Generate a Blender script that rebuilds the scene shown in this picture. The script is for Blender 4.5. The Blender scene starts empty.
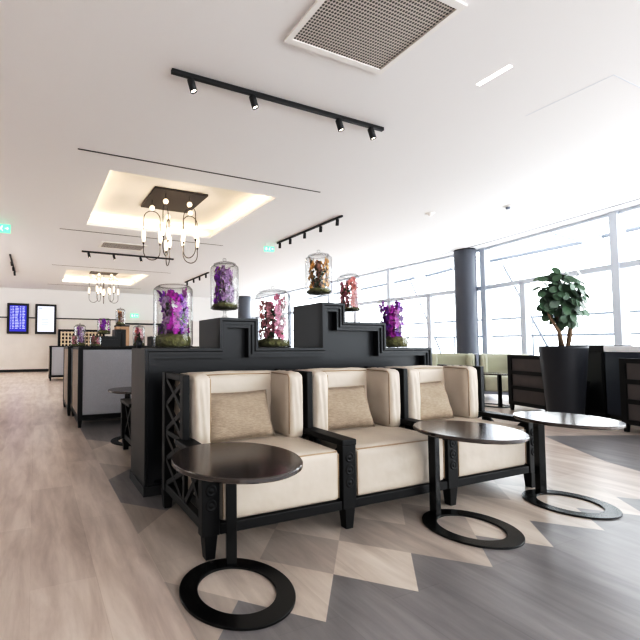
import bpy, bmesh, math, random
from mathutils import Vector, Matrix, Euler
PI = math.pi
SC = bpy.context.scene
COL = SC.collection

# ------------------------------------------------------------------ materials
def new_mat(name):
    m = bpy.data.materials.new(name); m.use_nodes = True
    nt = m.node_tree
    return m, nt, nt.nodes['Principled BSDF']

def srgb(r, g, b):
    f = lambda c: (c/255/12.92) if c/255 <= .04045 else ((c/255+.055)/1.055)**2.4
    return (f(r), f(g), f(b), 1)

def plain(name, col, rough=.5, metal=0, spec=.5, bump=0, bscale=60, vary=0, vscale=8, stretch=(1, 1, 1), emit=None, es=0):
    m, nt, p = new_mat(name)
    p.inputs['Base Color'].default_value = col
    p.inputs['Roughness'].default_value = rough
    p.inputs['Metallic'].default_value = metal
    p.inputs['Specular IOR Level'].default_value = spec
    tc = nt.nodes.new('ShaderNodeTexCoord'); mp = nt.nodes.new('ShaderNodeMapping')
    mp.inputs['Scale'].default_value = stretch
    nt.links.new(tc.outputs['Object'], mp.inputs['Vector'])
    if vary:
        n = nt.nodes.new('ShaderNodeTexNoise'); n.inputs['Scale'].default_value = vscale
        n.inputs['Detail'].default_value = 4
        nt.links.new(mp.outputs[0], n.inputs['Vector'])
        r = nt.nodes.new('ShaderNodeValToRGB')
        r.color_ramp.elements[0].position = .3; r.color_ramp.elements[1].position = .7
        r.color_ramp.elements[0].color = tuple(c*(1-vary) for c in col[:3])+(1,)
        r.color_ramp.elements[1].color = tuple(min(1, c*(1+vary)) for c in col[:3])+(1,)
        nt.links.new(n.outputs['Fac'], r.inputs['Fac']); nt.links.new(r.outputs['Color'], p.inputs['Base Color'])
    if bump:
        n2 = nt.nodes.new('ShaderNodeTexNoise'); n2.inputs['Scale'].default_value = bscale
        nt.links.new(mp.outputs[0], n2.inputs['Vector'])
        b = nt.nodes.new('ShaderNodeBump'); b.inputs['Strength'].default_value = bump
        b.inputs['Distance'].default_value = .02
        nt.links.new(n2.outputs['Fac'], b.inputs['Height']); nt.links.new(b.outputs[0], p.inputs['Normal'])
    if emit:
        p.inputs['Emission Color'].default_value = emit; p.inputs['Emission Strength'].default_value = es
    return m

def floor_mat(name, ca, cb, rough=.3):
    """wood-look vinyl: boards along Y with a soft long grain"""
    m, nt, p = new_mat(name)
    N = nt.nodes.new; L = nt.links.new
    tc = N('ShaderNodeTexCoord'); mp = N('ShaderNodeMapping'); mp.inputs['Rotation'].default_value = (0, 0, PI/2)
    L(tc.outputs['Object'], mp.inputs['Vector'])
    br = N('ShaderNodeTexBrick'); br.inputs['Scale'].default_value = 1
    br.inputs['Brick Width'].default_value = 1.35; br.inputs['Row Height'].default_value = .29
    br.inputs['Mortar Size'].default_value = .0016; br.inputs['Mortar Smooth'].default_value = .3
    br.inputs['Color1'].default_value = (.35, .35, .35, 1); br.inputs['Color2'].default_value = (.65, .65, .65, 1)
    br.inputs['Mortar'].default_value = (.22, .22, .22, 1)
    L(mp.outputs[0], br.inputs['Vector'])
    mg = N('ShaderNodeMapping'); mg.inputs['Scale'].default_value = (7, 1.1, 1); L(tc.outputs['Object'], mg.inputs['Vector'])
    n = N('ShaderNodeTexNoise'); n.inputs['Scale'].default_value = 1.3; n.inputs['Detail'].default_value = 7
    n.inputs['Roughness'].default_value = .62; n.inputs['Distortion'].default_value = .35
    L(mg.outputs[0], n.inputs['Vector'])
    n3 = N('ShaderNodeTexNoise'); n3.inputs['Scale'].default_value = .9; n3.inputs['Detail'].default_value = 2
    L(tc.outputs['Object'], n3.inputs['Vector'])
    a = N('ShaderNodeMath'); a.operation = 'MULTIPLY_ADD'; a.inputs[1].default_value = .9
    L(n.outputs['Fac'], a.inputs[0])
    bw = N('ShaderNodeMath'); bw.operation = 'MULTIPLY'; bw.inputs[1].default_value = .38
    L(br.outputs['Color'], bw.inputs[0]); L(bw.outputs[0], a.inputs[2])
    a2 = N('ShaderNodeMath'); a2.operation = 'MULTIPLY_ADD'; a2.inputs[1].default_value = .35
    L(n3.outputs['Fac'], a2.inputs[0]); L(a.outputs[0], a2.inputs[2])
    r = N('ShaderNodeValToRGB')
    r.color_ramp.elements[0].position = .5; r.color_ramp.elements[1].position = 1.08 if False else 1.0
    r.color_ramp.elements[0].color = ca; r.color_ramp.elements[1].color = cb
    L(a2.outputs[0], r.inputs['Fac']); L(r.outputs['Color'], p.inputs['Base Color'])
    p.inputs['Roughness'].default_value = rough
    p.inputs['Specular IOR Level'].default_value = .75
    b = N('ShaderNodeBump'); b.inputs['Strength'].default_value = .06; b.inputs['Distance'].default_value = .01
    L(n.outputs['Fac'], b.inputs['Height']); L(b.outputs[0], p.inputs['Normal'])
    return m

def glass_mat(name, tint=(1, 1, 1, 1), edge=.55, base=.03, dark=1):
    m = bpy.data.materials.new(name); m.use_nodes = True
    nt = m.node_tree; nt.nodes.clear(); N = nt.nodes.new; L = nt.links.new
    o = N('ShaderNodeOutputMaterial'); t = N('ShaderNodeBsdfTransparent'); t.inputs[0].default_value = tint
    g = N('ShaderNodeBsdfGlossy'); g.inputs['Roughness'].default_value = .03
    lw = N('ShaderNodeLayerWeight'); lw.inputs['Blend'].default_value = .25
    mr = N('ShaderNodeMapRange'); mr.inputs['To Min'].default_value = base; mr.inputs['To Max'].default_value = edge
    if dark < 1:
        cm = N('ShaderNodeMix'); cm.data_type = 'RGBA'; L(lw.outputs['Facing'], cm.inputs[0])
        cm.inputs[6].default_value = tint; cm.inputs[7].default_value = (dark, dark, dark*1.02, 1); L(cm.outputs[2], t.inputs[0])
    L(lw.outputs['Facing'], mr.inputs['Value'])
    mx = N('ShaderNodeMixShader'); L(mr.outputs[0], mx.inputs[0]); L(t.outputs[0], mx.inputs[1]); L(g.outputs[0], mx.inputs[2])
    L(mx.outputs[0], o.inputs[0])
    return m

def emis(name, col, s):
    m = bpy.data.materials.new(name); m.use_nodes = True
    nt = m.node_tree; nt.nodes.clear()
    o = nt.nodes.new('ShaderNodeOutputMaterial'); e = nt.nodes.new('ShaderNodeEmission')
    e.inputs[0].default_value = col; e.inputs[1].default_value = s
    nt.links.new(e.outputs[0], o.inputs[0]); return m

def grille_mat(name):
    m, nt, p = new_mat(name)
    N = nt.nodes.new; L = nt.links.new
    tc = N('ShaderNodeTexCoord'); v = N('ShaderNodeTexVoronoi'); v.inputs['Randomness'].default_value = 0
    v.voronoi_dimensions = '2D'; v.inputs['Scale'].default_value = 40
    L(tc.outputs['Object'], v.inputs['Vector'])
    r = N('ShaderNodeValToRGB'); r.color_ramp.elements[0].position = .30; r.color_ramp.elements[1].position = .42
    r.color_ramp.elements[0].color = (.06, .055, .05, 1); r.color_ramp.elements[1].color = (.62, .58, .54, 1)
    L(v.outputs['Distance'], r.inputs['Fac']); L(r.outputs['Color'], p.inputs['Base Color'])
    p.inputs['Roughness'].default_value = .6
    return m

M = {}
M['floor'] = floor_mat('beige_wood_vinyl', srgb(158, 143, 134), srgb(212, 200, 191))
M['floor_light'] = floor_mat('pale_wood_vinyl', srgb(168, 156, 146), srgb(216, 205, 195))
M['floor_mid'] = floor_mat('greige_wood_vinyl', srgb(146, 136, 129), srgb(192, 181, 172))
M['floor_dark'] = floor_mat('grey_wood_vinyl', srgb(100, 97, 98), srgb(146, 142, 142))
M['ceiling'] = plain('ceiling_paint', srgb(236, 234, 233), .85, bump=.02, bscale=90)
M['cove'] = plain('cove_paint', srgb(236, 230, 222), .8)
M['wall'] = plain('wall_paint', srgb(232, 229, 226), .75, bump=.02)
M['wall_low'] = plain('wall_panel_cream', srgb(226, 219, 213), .7, vary=.03, vscale=3)
M['black'] = plain('black_trim', srgb(30, 30, 32), .5)
M['dark'] = plain('charcoal_lacquer', srgb(15, 17, 22), .36, spec=.4, vary=.08, vscale=3, stretch=(1, 1, 6))
M['wood'] = plain('black_stained_wood', srgb(8, 8, 10), .42, spec=.3, vary=.18, vscale=20, stretch=(6, 6, 1), bump=.05, bscale=80)
M['table'] = plain('dark_table_laminate', srgb(46, 32, 26), .15, vary=.1, vscale=6, stretch=(1, 6, 1))
M['table'].node_tree.nodes['Principled BSDF'].inputs['IOR'].default_value = 2.05
M['steel_black'] = plain('black_powder_steel', srgb(7, 7, 8), .25, spec=.35)
M['leather'] = plain('cream_leather', srgb(198, 188, 176), .5, bump=.35, bscale=7, vary=.035, vscale=5)
M['piping'] = plain('tan_piping', srgb(168, 148, 126), .6)
M['linen'] = plain('taupe_linen', srgb(160, 147, 132), .9, bump=.3, bscale=40, vary=.12, vscale=26, stretch=(1, 1, 4))
M['greyfab'] = plain('grey_weave_fabric', srgb(178, 179, 184), .95, bump=.3, bscale=120, vary=.08, vscale=60, stretch=(4, 4, 1))
M['taupefab'] = plain('taupe_side_fabric', srgb(160, 148, 138), .95, bump=.2, bscale=120, vary=.05, vscale=40)
M['greenleather'] = plain('sage_upholstery', srgb(182, 181, 164), .6, bump=.1, bscale=9)
M['brownslat'] = plain('umber_panel', srgb(90, 83, 82), .6, vary=.08)
M['glass'] = glass_mat('clear_glass', (.95, .95, .95, 1), .35, .03, .35)
M['pane'] = glass_mat('window_glass', (.99, 1, 1, 1), .3, .02)
M['mullion'] = plain('pale_aluminium', srgb(204, 210, 220), .45, metal=.1)
M['extmetal'] = plain('exterior_pale_steel', srgb(116, 123, 134), .6)
M['column'] = plain('slate_column_paint', srgb(86, 89, 97), .38, vary=.05, vscale=2, stretch=(8, 8, 1))
M['slate'] = plain('slate_blue_gloss', srgb(58, 64, 78), .22)
M['white'] = plain('white_reflection_band', srgb(240, 240, 244), .35)  # window reflection on a dark glossy face, put in as white colour
M['whitemetal'] = plain('white_frame_metal', srgb(238, 234, 230), .5)
M['grille'] = grille_mat('perforated_grille')
M['led'] = emis('warm_led', (1, .84, .62, 1), 16)
M['led2'] = emis('neutral_led', (1, .97, .93, 1), 6)
M['bulb'] = plain('frosted_bulb_glass', srgb(255, 240, 220), .3, emit=(1, .86, .66, 1), es=.75)
M['spotface'] = emis('spot_lens', (1, .9, .75, 1), 6)
M['bronze'] = plain('dark_bronze', srgb(52, 44, 40), .5)
M['planter'] = plain('slate_planter', srgb(38, 40, 47), .4, vary=.05)
M['soil'] = plain('potting_soil', srgb(58, 46, 38), .95, bump=.6)
M['trunk'] = plain('pale_bark', srgb(128, 108, 88), .8, bump=.5, bscale=30, vary=.2, vscale=20)
M['leaf'] = plain('dark_green_leaf', srgb(74, 98, 76), .34, vary=.35, vscale=5)
M['moss'] = plain('moss', srgb(122, 122, 84), .95, bump=.8, bscale=50, vary=.4, vscale=30)
M['stem'] = plain('orchid_stem', srgb(112, 92, 62), .7)
M['leafdark'] = plain('orchid_leaf', srgb(58, 74, 44), .5, vary=.3)
def petal(n, a, v=.3): M[n] = plain(n, a, .6, vary=.6, vscale=38)
petal('petal_magenta', srgb(176, 44, 170)); petal('petal_violet', srgb(140, 40, 176))
petal('petal_lilac', srgb(164, 132, 172)); petal('petal_pink', srgb(222, 156, 166)); petal('petal_orange', srgb(236, 160, 84))
petal('petal_coral', srgb(228, 134, 128)); petal('petal_white', srgb(244, 232, 236), .05); petal('petal_brown', srgb(140, 104, 88)); petal('petal_mauve', srgb(192, 116, 142))
M['exit'] = plain('exit_green', srgb(90, 200, 150), .4, emit=srgb(110, 220, 170), es=1.1)
M['exit_w'] = emis('exit_white', (1, 1, 1, 1), 1.3)
M['screenblue'] = emis('screen_blue', srgb(84, 84, 196), 1.0)
M['screenwhite'] = emis('screen_white', srgb(238, 240, 255), 1.1)
M['screentext'] = emis('screen_text', srgb(196, 198, 250), 1.1)
M['screentextdark'] = emis('screen_text_faint', srgb(196, 206, 226), 1.0)
M['tan'] = plain('tan_cabinet', srgb(168, 142, 118), .6)
M['shelfbeige'] = plain('shelf_cream', srgb(206, 192, 172), .7)

# ------------------------------------------------------------------ mesh helpers
class MB:
    def __init__(s): s.b = bmesh.new(); s.mi = 0
    def _tag(s, before):
        for f in list(s.b.faces)[before:]: f.material_index = s.mi
    def box(s, x0, x1, y0, y1, z0, z1, bev=0):
        v = [s.b.verts.new((x, y, z)) for x in (x0, x1) for y in (y0, y1) for z in (z0, z1)]
        F = [(0, 1, 3, 2), (4, 6, 7, 5), (0, 4, 5, 1), (2, 3, 7, 6), (0, 2, 6, 4), (1, 5, 7, 3)]
        fs = []
        for f in F:
            q = s.b.faces.new([v[i] for i in f]); q.material_index = s.mi; fs.append(q)
        if bev:
            es = list({e for f in fs for e in f.edges})
            r = bmesh.ops.bevel(s.b, geom=es, offset=bev, segments=2, affect='EDGES', profile=.5)
            for f in r['faces']: f.material_index = s.mi; 
        return s
    def bar(s, a, c, w, h=None, up=(0, 0, 1)):
        """rectangular bar from a to c; w across, h along 'up'"""
        a = Vector(a); c = Vector(c); h = h or w
        d = (c-a).normalized(); u = Vector(up); u = (u-d*u.dot(d))
        if u.length < 1e-4: u = Vector((0, 1, 0)); u = u-d*u.dot(d)
        u.normalize(); t = d.cross(u)
        vs = [s.b.verts.new(p+t*i*w/2+u*j*h/2) for p in (a, c) for i, j in ((-1, -1), (1, -1), (1, 1), (-1, 1))]
        for f in [(3, 2, 1, 0), (4, 5, 6, 7), (0, 1, 5, 4), (1, 2, 6, 5), (2, 3, 7, 6), (3, 0, 4, 7)]:
            s.b.faces.new([vs[i] for i in f]).material_index = s.mi
        return s
    def taper(s, cx, cy, z0, z1, w0, w1, d0=None, d1=None):
        d0 = d0 or w0; d1 = d1 or w1
        v = [s.b.verts.new((cx+i*w/2, cy+j*d/2, z)) for z, w, d in ((z0, w0, d0), (z1, w1, d1)) for i, j in ((-1, -1), (1, -1), (1, 1), (-1, 1))]
        for f in [(3, 2, 1, 0), (4, 5, 6, 7), (0, 1, 5, 4), (1, 2, 6, 5), (2, 3, 7, 6), (3, 0, 4, 7)]:
            s.b.faces.new([v[i] for i in f]).material_index = s.mi
        return s
    def lathe(s, prof, n=32, c=(0, 0, 0), axis=None):
        rings = []; c = Vector(c)
        R = Vector((0, 0, 1)).rotation_difference(Vector(axis)).to_matrix() if axis else Matrix.Identity(3)
        for r, z in prof:
            if r < 1e-5: rings.append([s.b.verts.new(c+R@Vector((0, 0, z)))])
            else: rings.append([s.b.verts.new(c+R@Vector((r*math.cos(2*PI*i/n), r*math.sin(2*PI*i/n), z))) for i in range(n)])
        for a, b in zip(rings, rings[1:]):
            for i in range(n):
                j = (i+1) % n
                if len(a) == 1 and len(b) == 1: continue
                if len(a) == 1: q = [a[0], b[j], b[i]][::-1]
                elif len(b) == 1: q = [a[i], a[j], b[0]]
                else: q = [a[i], a[j], b[j], b[i]]
                f = s.b.faces.new(q); f.material_index = s.mi; f.smooth = True
        return s
    def tube(s, pts, r, n=8, closed=False):
        pts = [Vector(p) for p in pts]; m = len(pts); rings = []
        rs = r if isinstance(r, (list, tuple)) else [r]*m
        u = None
        for k, p in enumerate(pts):
            if closed: d = pts[(k+1) % m]-pts[k-1]
            else: d = pts[min(k+1, m-1)]-pts[max(k-1, 0)]
            d.normalize()
            if u is None: u = d.orthogonal().normalized()
            u = (u-d*u.dot(d)).normalized(); t = d.cross(u)
            rings.append([s.b.verts.new(p+(u*math.cos(2*PI*i/n)+t*math.sin(2*PI*i/n))*rs[k]) for i in range(n)])
        pr = list(zip(rings, rings[1:]))+([(rings[-1], rings[0])] if closed else [])
        for a, b in pr:
            for i in range(n):
                f = s.b.faces.new([a[i], a[(i+1) % n], b[(i+1) % n], b[i]]); f.smooth = True; f.material_index = s.mi
        if not closed:
            s.b.faces.new(rings[0][::-1]).material_index = s.mi; s.b.faces.new(rings[-1]).material_index = s.mi
        return s
    def sphere(s, c, r, n=14, sc=(1, 1, 1)):
        k = n//2
        prof = [(r*math.sin(PI*i/k)*sc[0], -r*math.cos(PI*i/k)*sc[2]) for i in range(k+1)]
        return s.lathe(prof, n, c)
    def poly(s, pts, mi=None, smooth=False):
        f = s.b.faces.new([s.b.verts.new(p) for p in pts]); f.material_index = s.mi if mi is None else mi; f.smooth = smooth
        return s
    def cushion(s, x0, x1, y0, y1, z0, z1, r=.03, puff=.012, n=10, wr=0, seed=0):
        c = Vector(((x0+x1)/2, (y0+y1)/2, (z0+z1)/2)); h = Vector(((x1-x0)/2, (y1-y0)/2, (z1-z0)/2))
        rnd = random.Random(seed); ph = [rnd.uniform(0, 6) for _ in range(6)]
        cache = {}
        def P(a):
            k = tuple(round(t, 5) for t in a)
            if k in cache: return cache[k]
            p = Vector((a[0]*h.x, a[1]*h.y, a[2]*h.z))
            q = Vector([max(-h[i]+r, min(h[i]-r, p[i])) for i in range(3)])
            d = p-q
            if d.length > 1e-6: p = q+d.normalized()*r
            for i in range(3):
                if abs(abs(a[i])-1) < 1e-6:
                    j, l = (i+1) % 3, (i+2) % 3
                    amt = puff*(1-a[j]**4)*(1-a[l]**4)
                    if wr: amt += wr*math.sin(a[j]*5+ph[0]+a[l]*3)*math.sin(a[l]*6+ph[1]-a[j]*2)*(1-a[j]**4)*(1-a[l]**4)
                    p[i] += math.copysign(amt, a[i])
            v = s.b.verts.new(c+p); cache[k] = v; return v
        # non uniform samples so the rounded rim is dense
        def samp(hh):
            e = min(.45, r/hh); t = [-1, -1+e*.3, -1+e]+[-1+e+(2-2*e)*i/n for i in range(1, n)]+[1-e, 1-e*.3, 1]
            return t
        S = [samp(h.x), samp(h.y), samp(h.z)]
        for i in range(3):
            j, l = (i+1) % 3, (i+2) % 3
            for sg in (-1, 1):
                for a, b in zip(S[j], S[j][1:]):
                    for cc, d in zip(S[l], S[l][1:]):
                        q = []
                        for u, w in ((a, cc), (b, cc), (b, d), (a, d)):
                            t = [0, 0, 0]; t[i] = sg; t[j] = u; t[l] = w; q.append(P(t))
                        if sg < 0: q.reverse()
                        try:
                            f = s.b.faces.new(q); f.smooth = True; f.material_index = s.mi
                        except ValueError: pass
        return s
    def build(s, name, mat, parent=None, smooth=False):
        me = bpy.data.meshes.new(name)
        bmesh.ops.recalc_face_normals(s.b, faces=s.b.faces) if smooth != 'raw' else None
        s.b.to_mesh(me); s.b.free()
        for m in (mat if isinstance(mat, (list, tuple)) else [mat]): me.materials.append(m)
        o = bpy.data.objects.new(name, me); COL.objects.link(o)
        if parent: o.parent = parent
        return o

def tag(o, label=None, cat=None, group=None, kind=None):
    if label: o['label'] = label
    if cat: o['category'] = cat
    if group: o['group'] = group
    if kind: o['kind'] = kind
    return o
def empty(name, loc, rz=0, label=None, cat=None, group=None):
    o = bpy.data.objects.new(name, None); COL.objects.link(o); o.location = loc; o.rotation_euler = (0, 0, rz)
    o.empty_display_size = .1
    return tag(o, label, cat, group)
def kids(o): return [c for c in COL.objects if c.parent == o]
def copy_tree(o, loc=None, rz=None, label=None, group=None, skip=(), parent=None):
    c = o.copy(); COL.objects.link(c); c.parent = parent
    if loc is not None: c.location = loc
    if rz is not None: c.rotation_euler = (0, 0, rz)
    if label: c['label'] = label
    if group: c['group'] = group
    for ch in kids(o):
        if ch.name.split('.')[0] in skip: continue
        copy_tree(ch, parent=c)
    return c
def struct(o): o['kind'] = 'structure'; return o

CZ = 3.43     # ceiling height
# ------------------------------------------------------------------ room shell
FX = [(10.36, 21.0), (10.3, 20), (10.17, 14.66), (10.07, 11.96), (10.02, 9.17), (10.0, 6.33), (9.37, 3.66), (8.62, 1.05), (7.75, -1.6), (6.8, -4.2)]   # facade line
def fx(y):
    for (xa, ya), (xb, yb) in zip(FX, FX[1:]):
        if yb <= y <= ya: return xa+(xb-xa)*(ya-y)/(ya-yb)
    return FX[0][0]
WY = 18.2; LX = -6.0; BY = -4.2

# floor: base slab plus flush inlaid diamonds (one mesh)
f = MB()
edge = [(x+.08, y) for x, y in FX if y < WY+.1]; edge = [(fx(WY+.08)+.08, WY+.08)]+edge
f.mi = 0
outline = [(LX, BY)]+[(edge[-1][0], BY)]+edge[::-1]+[(LX, WY+.08)]
seen = []; [seen.append(p) for p in outline if p not in seen]
top = [f.b.verts.new((x, y, 0)) for x, y in seen]; bot = [f.b.verts.new((x, y, -.12)) for x, y in seen]
f.b.faces.new(top); f.b.faces.new(bot[::-1])
for i in range(len(top)):
    j = (i+1) % len(top); f.b.faces.new([top[j], top[i], bot[i], bot[j]])
X0, Y0, PD = .573, 1.343, .5125; HP = PD/2; ZI = .0012
def quad(pts, mi): f.poly([(x, y, ZI) for x, y in pts], mi)
rnd = random.Random(5)
def zone(x_cells, ylo_edge, yhi_edge, x_off=0, y_rows=None, mirror=None):
    """diamond field between two zigzag borders; rows of type A/B"""
    my = (lambda y: y) if mirror is None else (lambda y: 2*mirror-y)
    for r in range(0, y_rows):                 # r-th half row: center y = 1.6 + r*HP
        cy = Y0+HP+r*HP
        typeA = (r % 2 == 0)
        for i in range(x_cells+1):
            cx = X0+x_off+(i*PD if typeA else i*PD+HP)
            t = rnd.random()
            if r == 0: mi = [2, 1, 1, 2, 1, 1, 1, 1][i]
            elif i == 0 and typeA: mi = [2, 1, 2, 3][(r//2) % 4]
            elif i == 0: mi = [1, 1, 3, 3][(r//2) % 4]
            else: mi = 1 if t < .62 else 2
            if mi == 0: continue
            pts = [(cx+HP, my(cy)), (cx, my(cy+HP)), (cx-HP, my(cy)), (cx, my(cy-HP))]
            if typeA and i == 0: pts = [(cx+HP, my(cy)), (cx, my(cy+HP)), (cx, my(cy-HP))]
            quad(pts, mi)
def darkzone(n, ybase, yend, mirror=None):
    my = (lambda y: y) if mirror is None else (lambda y: 2*mirror-y)
    for i in range(n):
        xa = X0+i*PD
        quad([(xa, my(Y0)), (xa+PD, my(Y0)), (xa+HP, my(Y0+HP))], 3)
    quad([(X0, my(yend)), (X0+n*PD, my(yend)), (X0+n*PD, my(Y0)), (X0, my(Y0))], 3)
# seating group, mirrored about the partition's middle (Y=3.14)
zone(6, 0, 0, y_rows=7); zone(6, 0, 0, y_rows=6, mirror=3.1375)
darkzone(7, 0, -1.6); darkzone(7, 0, .9-.65, mirror=3.1375)
quad([(X0+7*PD, Y0-.0), (X0+7*PD+1.3, Y0-.7), (X0+7*PD+1.3, -1.6), (X0+7*PD, -1.6)], 3)
quad([(5.7, 2.98), (7.6, 2.25), (7.2, .9), (4.75, 1.55), (5.0, 2.12)], 3)
quad([(X0, 5.9+.2), (X0+7*PD, 6.1), (X0+7*PD, 7.3), (X0, 7.3)], 3)
o = f.build('floor', [M['floor'], M['floor_light'], M['floor_mid'], M['floor_dark']]); struct(o)

# ceiling with two coffer openings and recesses
CO = [(.885, 3.49, 5.37, 8.04), (.885, 3.55, 13.08, 15.76)]
c = MB()
def slab(x0, x1, y0, y1, z0=CZ, z1=CZ+.06): c.box(x0, x1, y0, y1, z0, z1)
xs0, xs1 = CO[0][0], 3.5
XR = 8.4
slab(LX, CO[0][0], BY, WY)
slab(CO[0][0], 3.49, BY, 5.37); slab(CO[0][0], 3.49, 8.04, 13.08); slab(CO[0][0], 3.49, 15.76, WY)
# right part follows the facade
pts = [(3.49, BY)]+[(x+.1, y) for x, y in FX[::-1] if y <= WY]+[(fx(WY)+.1, WY), (3.49, WY)]
bt = [c.b.verts.new((x, y, CZ)) for x, y in pts]; tp = [c.b.verts.new((x, y, CZ+.06)) for x, y in pts]
c.b.faces.new(bt[::-1]); c.b.faces.new(tp)
for i in range(len(bt)):
    j = (i+1) % len(bt); c.b.faces.new([bt[i], bt[j], tp[j], tp[i]])
struct(c.build('ceiling', M['ceiling']))
RZ = 3.68
for k, (x0, x1, y0, y1) in enumerate(CO):
    x1 = 3.49; e = .16
    r = MB()
    r.box(x0-e, x1+e, y0-e, y1+e, RZ, RZ+.05)
    for b in ((x0-e-.04, x0-e, y0-e, y1+e), (x1+e, x1+e+.04, y0-e, y1+e), (x0-e, x1+e, y0-e-.04, y0-e), (x0-e, x1+e, y1+e, y1+e+.04)):
        r.box(*b, CZ+.055, RZ+.05)
    co = struct(r.build('trim_%d' % (k+1), M['cove']))
    l = MB()
    zz = CZ+.065
    for b in ((x0-e+.02, x0-e+.045, y0, y1), (x1+e-.045, x1+e-.02, y0, y1), (x0, x1, y0-e+.02, y0-e+.045), (x0, x1, y1+e-.045, y1+e-.02)):
        l.box(*b, zz, zz+.02)
    l.build('light_strip', M['led'], co)
# back wall
w = MB(); w.box(LX, fx(WY)+.1, WY, WY+.08, 2.24, CZ+.05); w.mi = 1; w.box(LX, fx(WY)+.1, WY, WY+.08, 0, 2.24)
struct(w.build('wall_back', [M['wall'], M['wall_low']]))
w = MB(); w.box(LX, 3.4, WY-.02, WY-.001, 2.2, 2.245); struct(w.build('trim_3', M['black']))
w = MB(); w.box(3.7, 6.6, WY-.03, WY-.001, 2.02, 2.09); struct(w.build('trim_4', M['black']))
w = MB(); w.box(LX, fx(WY), WY-.03, WY-.001, 0, .1); struct(w.build('baseboard_back', M['black']))
w = MB(); w.box(LX-.08, LX, BY, WY+.08, 0, .25); w.box(LX-.08, LX, BY, WY+.08, 3.2, CZ+.05)
w.box(LX-.08, LX, BY, 9.5, .25, 3.2); w.box(LX-.08, LX, 13.5, WY+.08, .25, 3.2)  # gap in this unseen wall added to admit fill light
struct(w.build('wall_left', M['wall']))
w = MB(); w.box(LX, -1.2, BY-.08, BY, 0, CZ); w.box(-1.2, 6.6, BY-.08, BY, 0, .9); w.box(-1.2, 6.6, BY-.08, BY, 3.0, CZ); struct(w.build('wall_front', M['wall']))  # unseen wall behind the camera, opening added for soft frontal fill
# dark shadow gap where ceiling meets facade
g = MB()
gl = [(9.9, 18.1), (9.76, 14.3), (9.6, 10.19), (9.66, 7.23), (9.43, 5.84), (8.86, 3.2), (8.2, .9)]
for (xa, ya), (xb, yb) in zip(gl, gl[1:]): g.bar((xa, ya, CZ-.004), (xb, yb, CZ-.004), .018, .01)
struct(g.build('trim_5', M['column']))
# ceiling slots
for k, (x0, x1, y) in enumerate([(.43, 3.98, 4.92), (.42, 4.03, 8.5), (.42, 4.03, 12.45), (.42, 4.03, 16.5)]):
    s = MB(); s.box(x0, x1, y-.012, y+.012, CZ-.003, CZ+.001); struct(s.build('trim_%d' % (6+k), M['black']))
s = MB()
for b in ((4.565, 4.569, 1.757, 2.44), (4.565, 5.9, 1.757, 1.761)): s.box(*b, CZ-.002, CZ+.001)
struct(s.build('trim_10', M['mullion']))

# ------------------------------------------------------------------ facade
def post_box(mb, x, y, ang, w, d, z0, z1):
    ca, sa = math.cos(ang), math.sin(ang)
    v = [mb.b.verts.new((x+i*w/2*ca-j*d/2*sa, y+i*w/2*sa+j*d/2*ca, z)) for z in (z0, z1) for i, j in ((-1, -1), (1, -1), (1, 1), (-1, 1))]
    for q in [(3, 2, 1, 0), (4, 5, 6, 7), (0, 1, 5, 4), (1, 2, 6, 5), (2, 3, 7, 6), (3, 0, 4, 7)]: mb.b.faces.new([v[i] for i in q])
TZ = 2.47
bays = FX[1:]
for k, (a, b) in enumerate(zip(bays, bays[1:])):
    ang = math.atan2(a[1]-b[1], a[0]-b[0])
    a3, b3 = Vector((a[0], a[1], 0)), Vector((b[0], b[1], 0)); d = (a3-b3).normalized()
    fr = MB()
    post_box(fr, b[0], b[1], ang, .12, .18, 0, CZ)
    mid = b3.lerp(a3, .53 if k != 4 else .64)
    post_box(fr, mid.x, mid.y, ang, .12, .12, 0, TZ)
    fr.bar(b3+d*.06+Vector((0, 0, TZ)), a3-d*.06+Vector((0, 0, TZ)), .12, .10)
    fr.bar(b3+d*.06+Vector((0, 0, .05)), a3-d*.06+Vector((0, 0, .05)), .12, .10)
    fr.bar(b3+d*.06+Vector((0, 0, CZ-.03)), a3-d*.06+Vector((0, 0, CZ-.03)), .10, .05)
    win = struct(fr.build('window_%d' % (k+1), M['mullion']))
    def pn(p, q, z0, z1):
        m = MB(); m.bar(p+Vector((0, 0, (z0+z1)/2)), q+Vector((0, 0, (z0+z1)/2)), .012, z1-z0); m.build('pane', M['pane'], win)
    pn(b3+d*.08, a3-d*.08, TZ+.05, CZ-.06)
    pn(b3+d*.08, mid-d*.05, .1, TZ-.05); pn(mid+d*.05, a3-d*.08, .1, TZ-.05)

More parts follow.
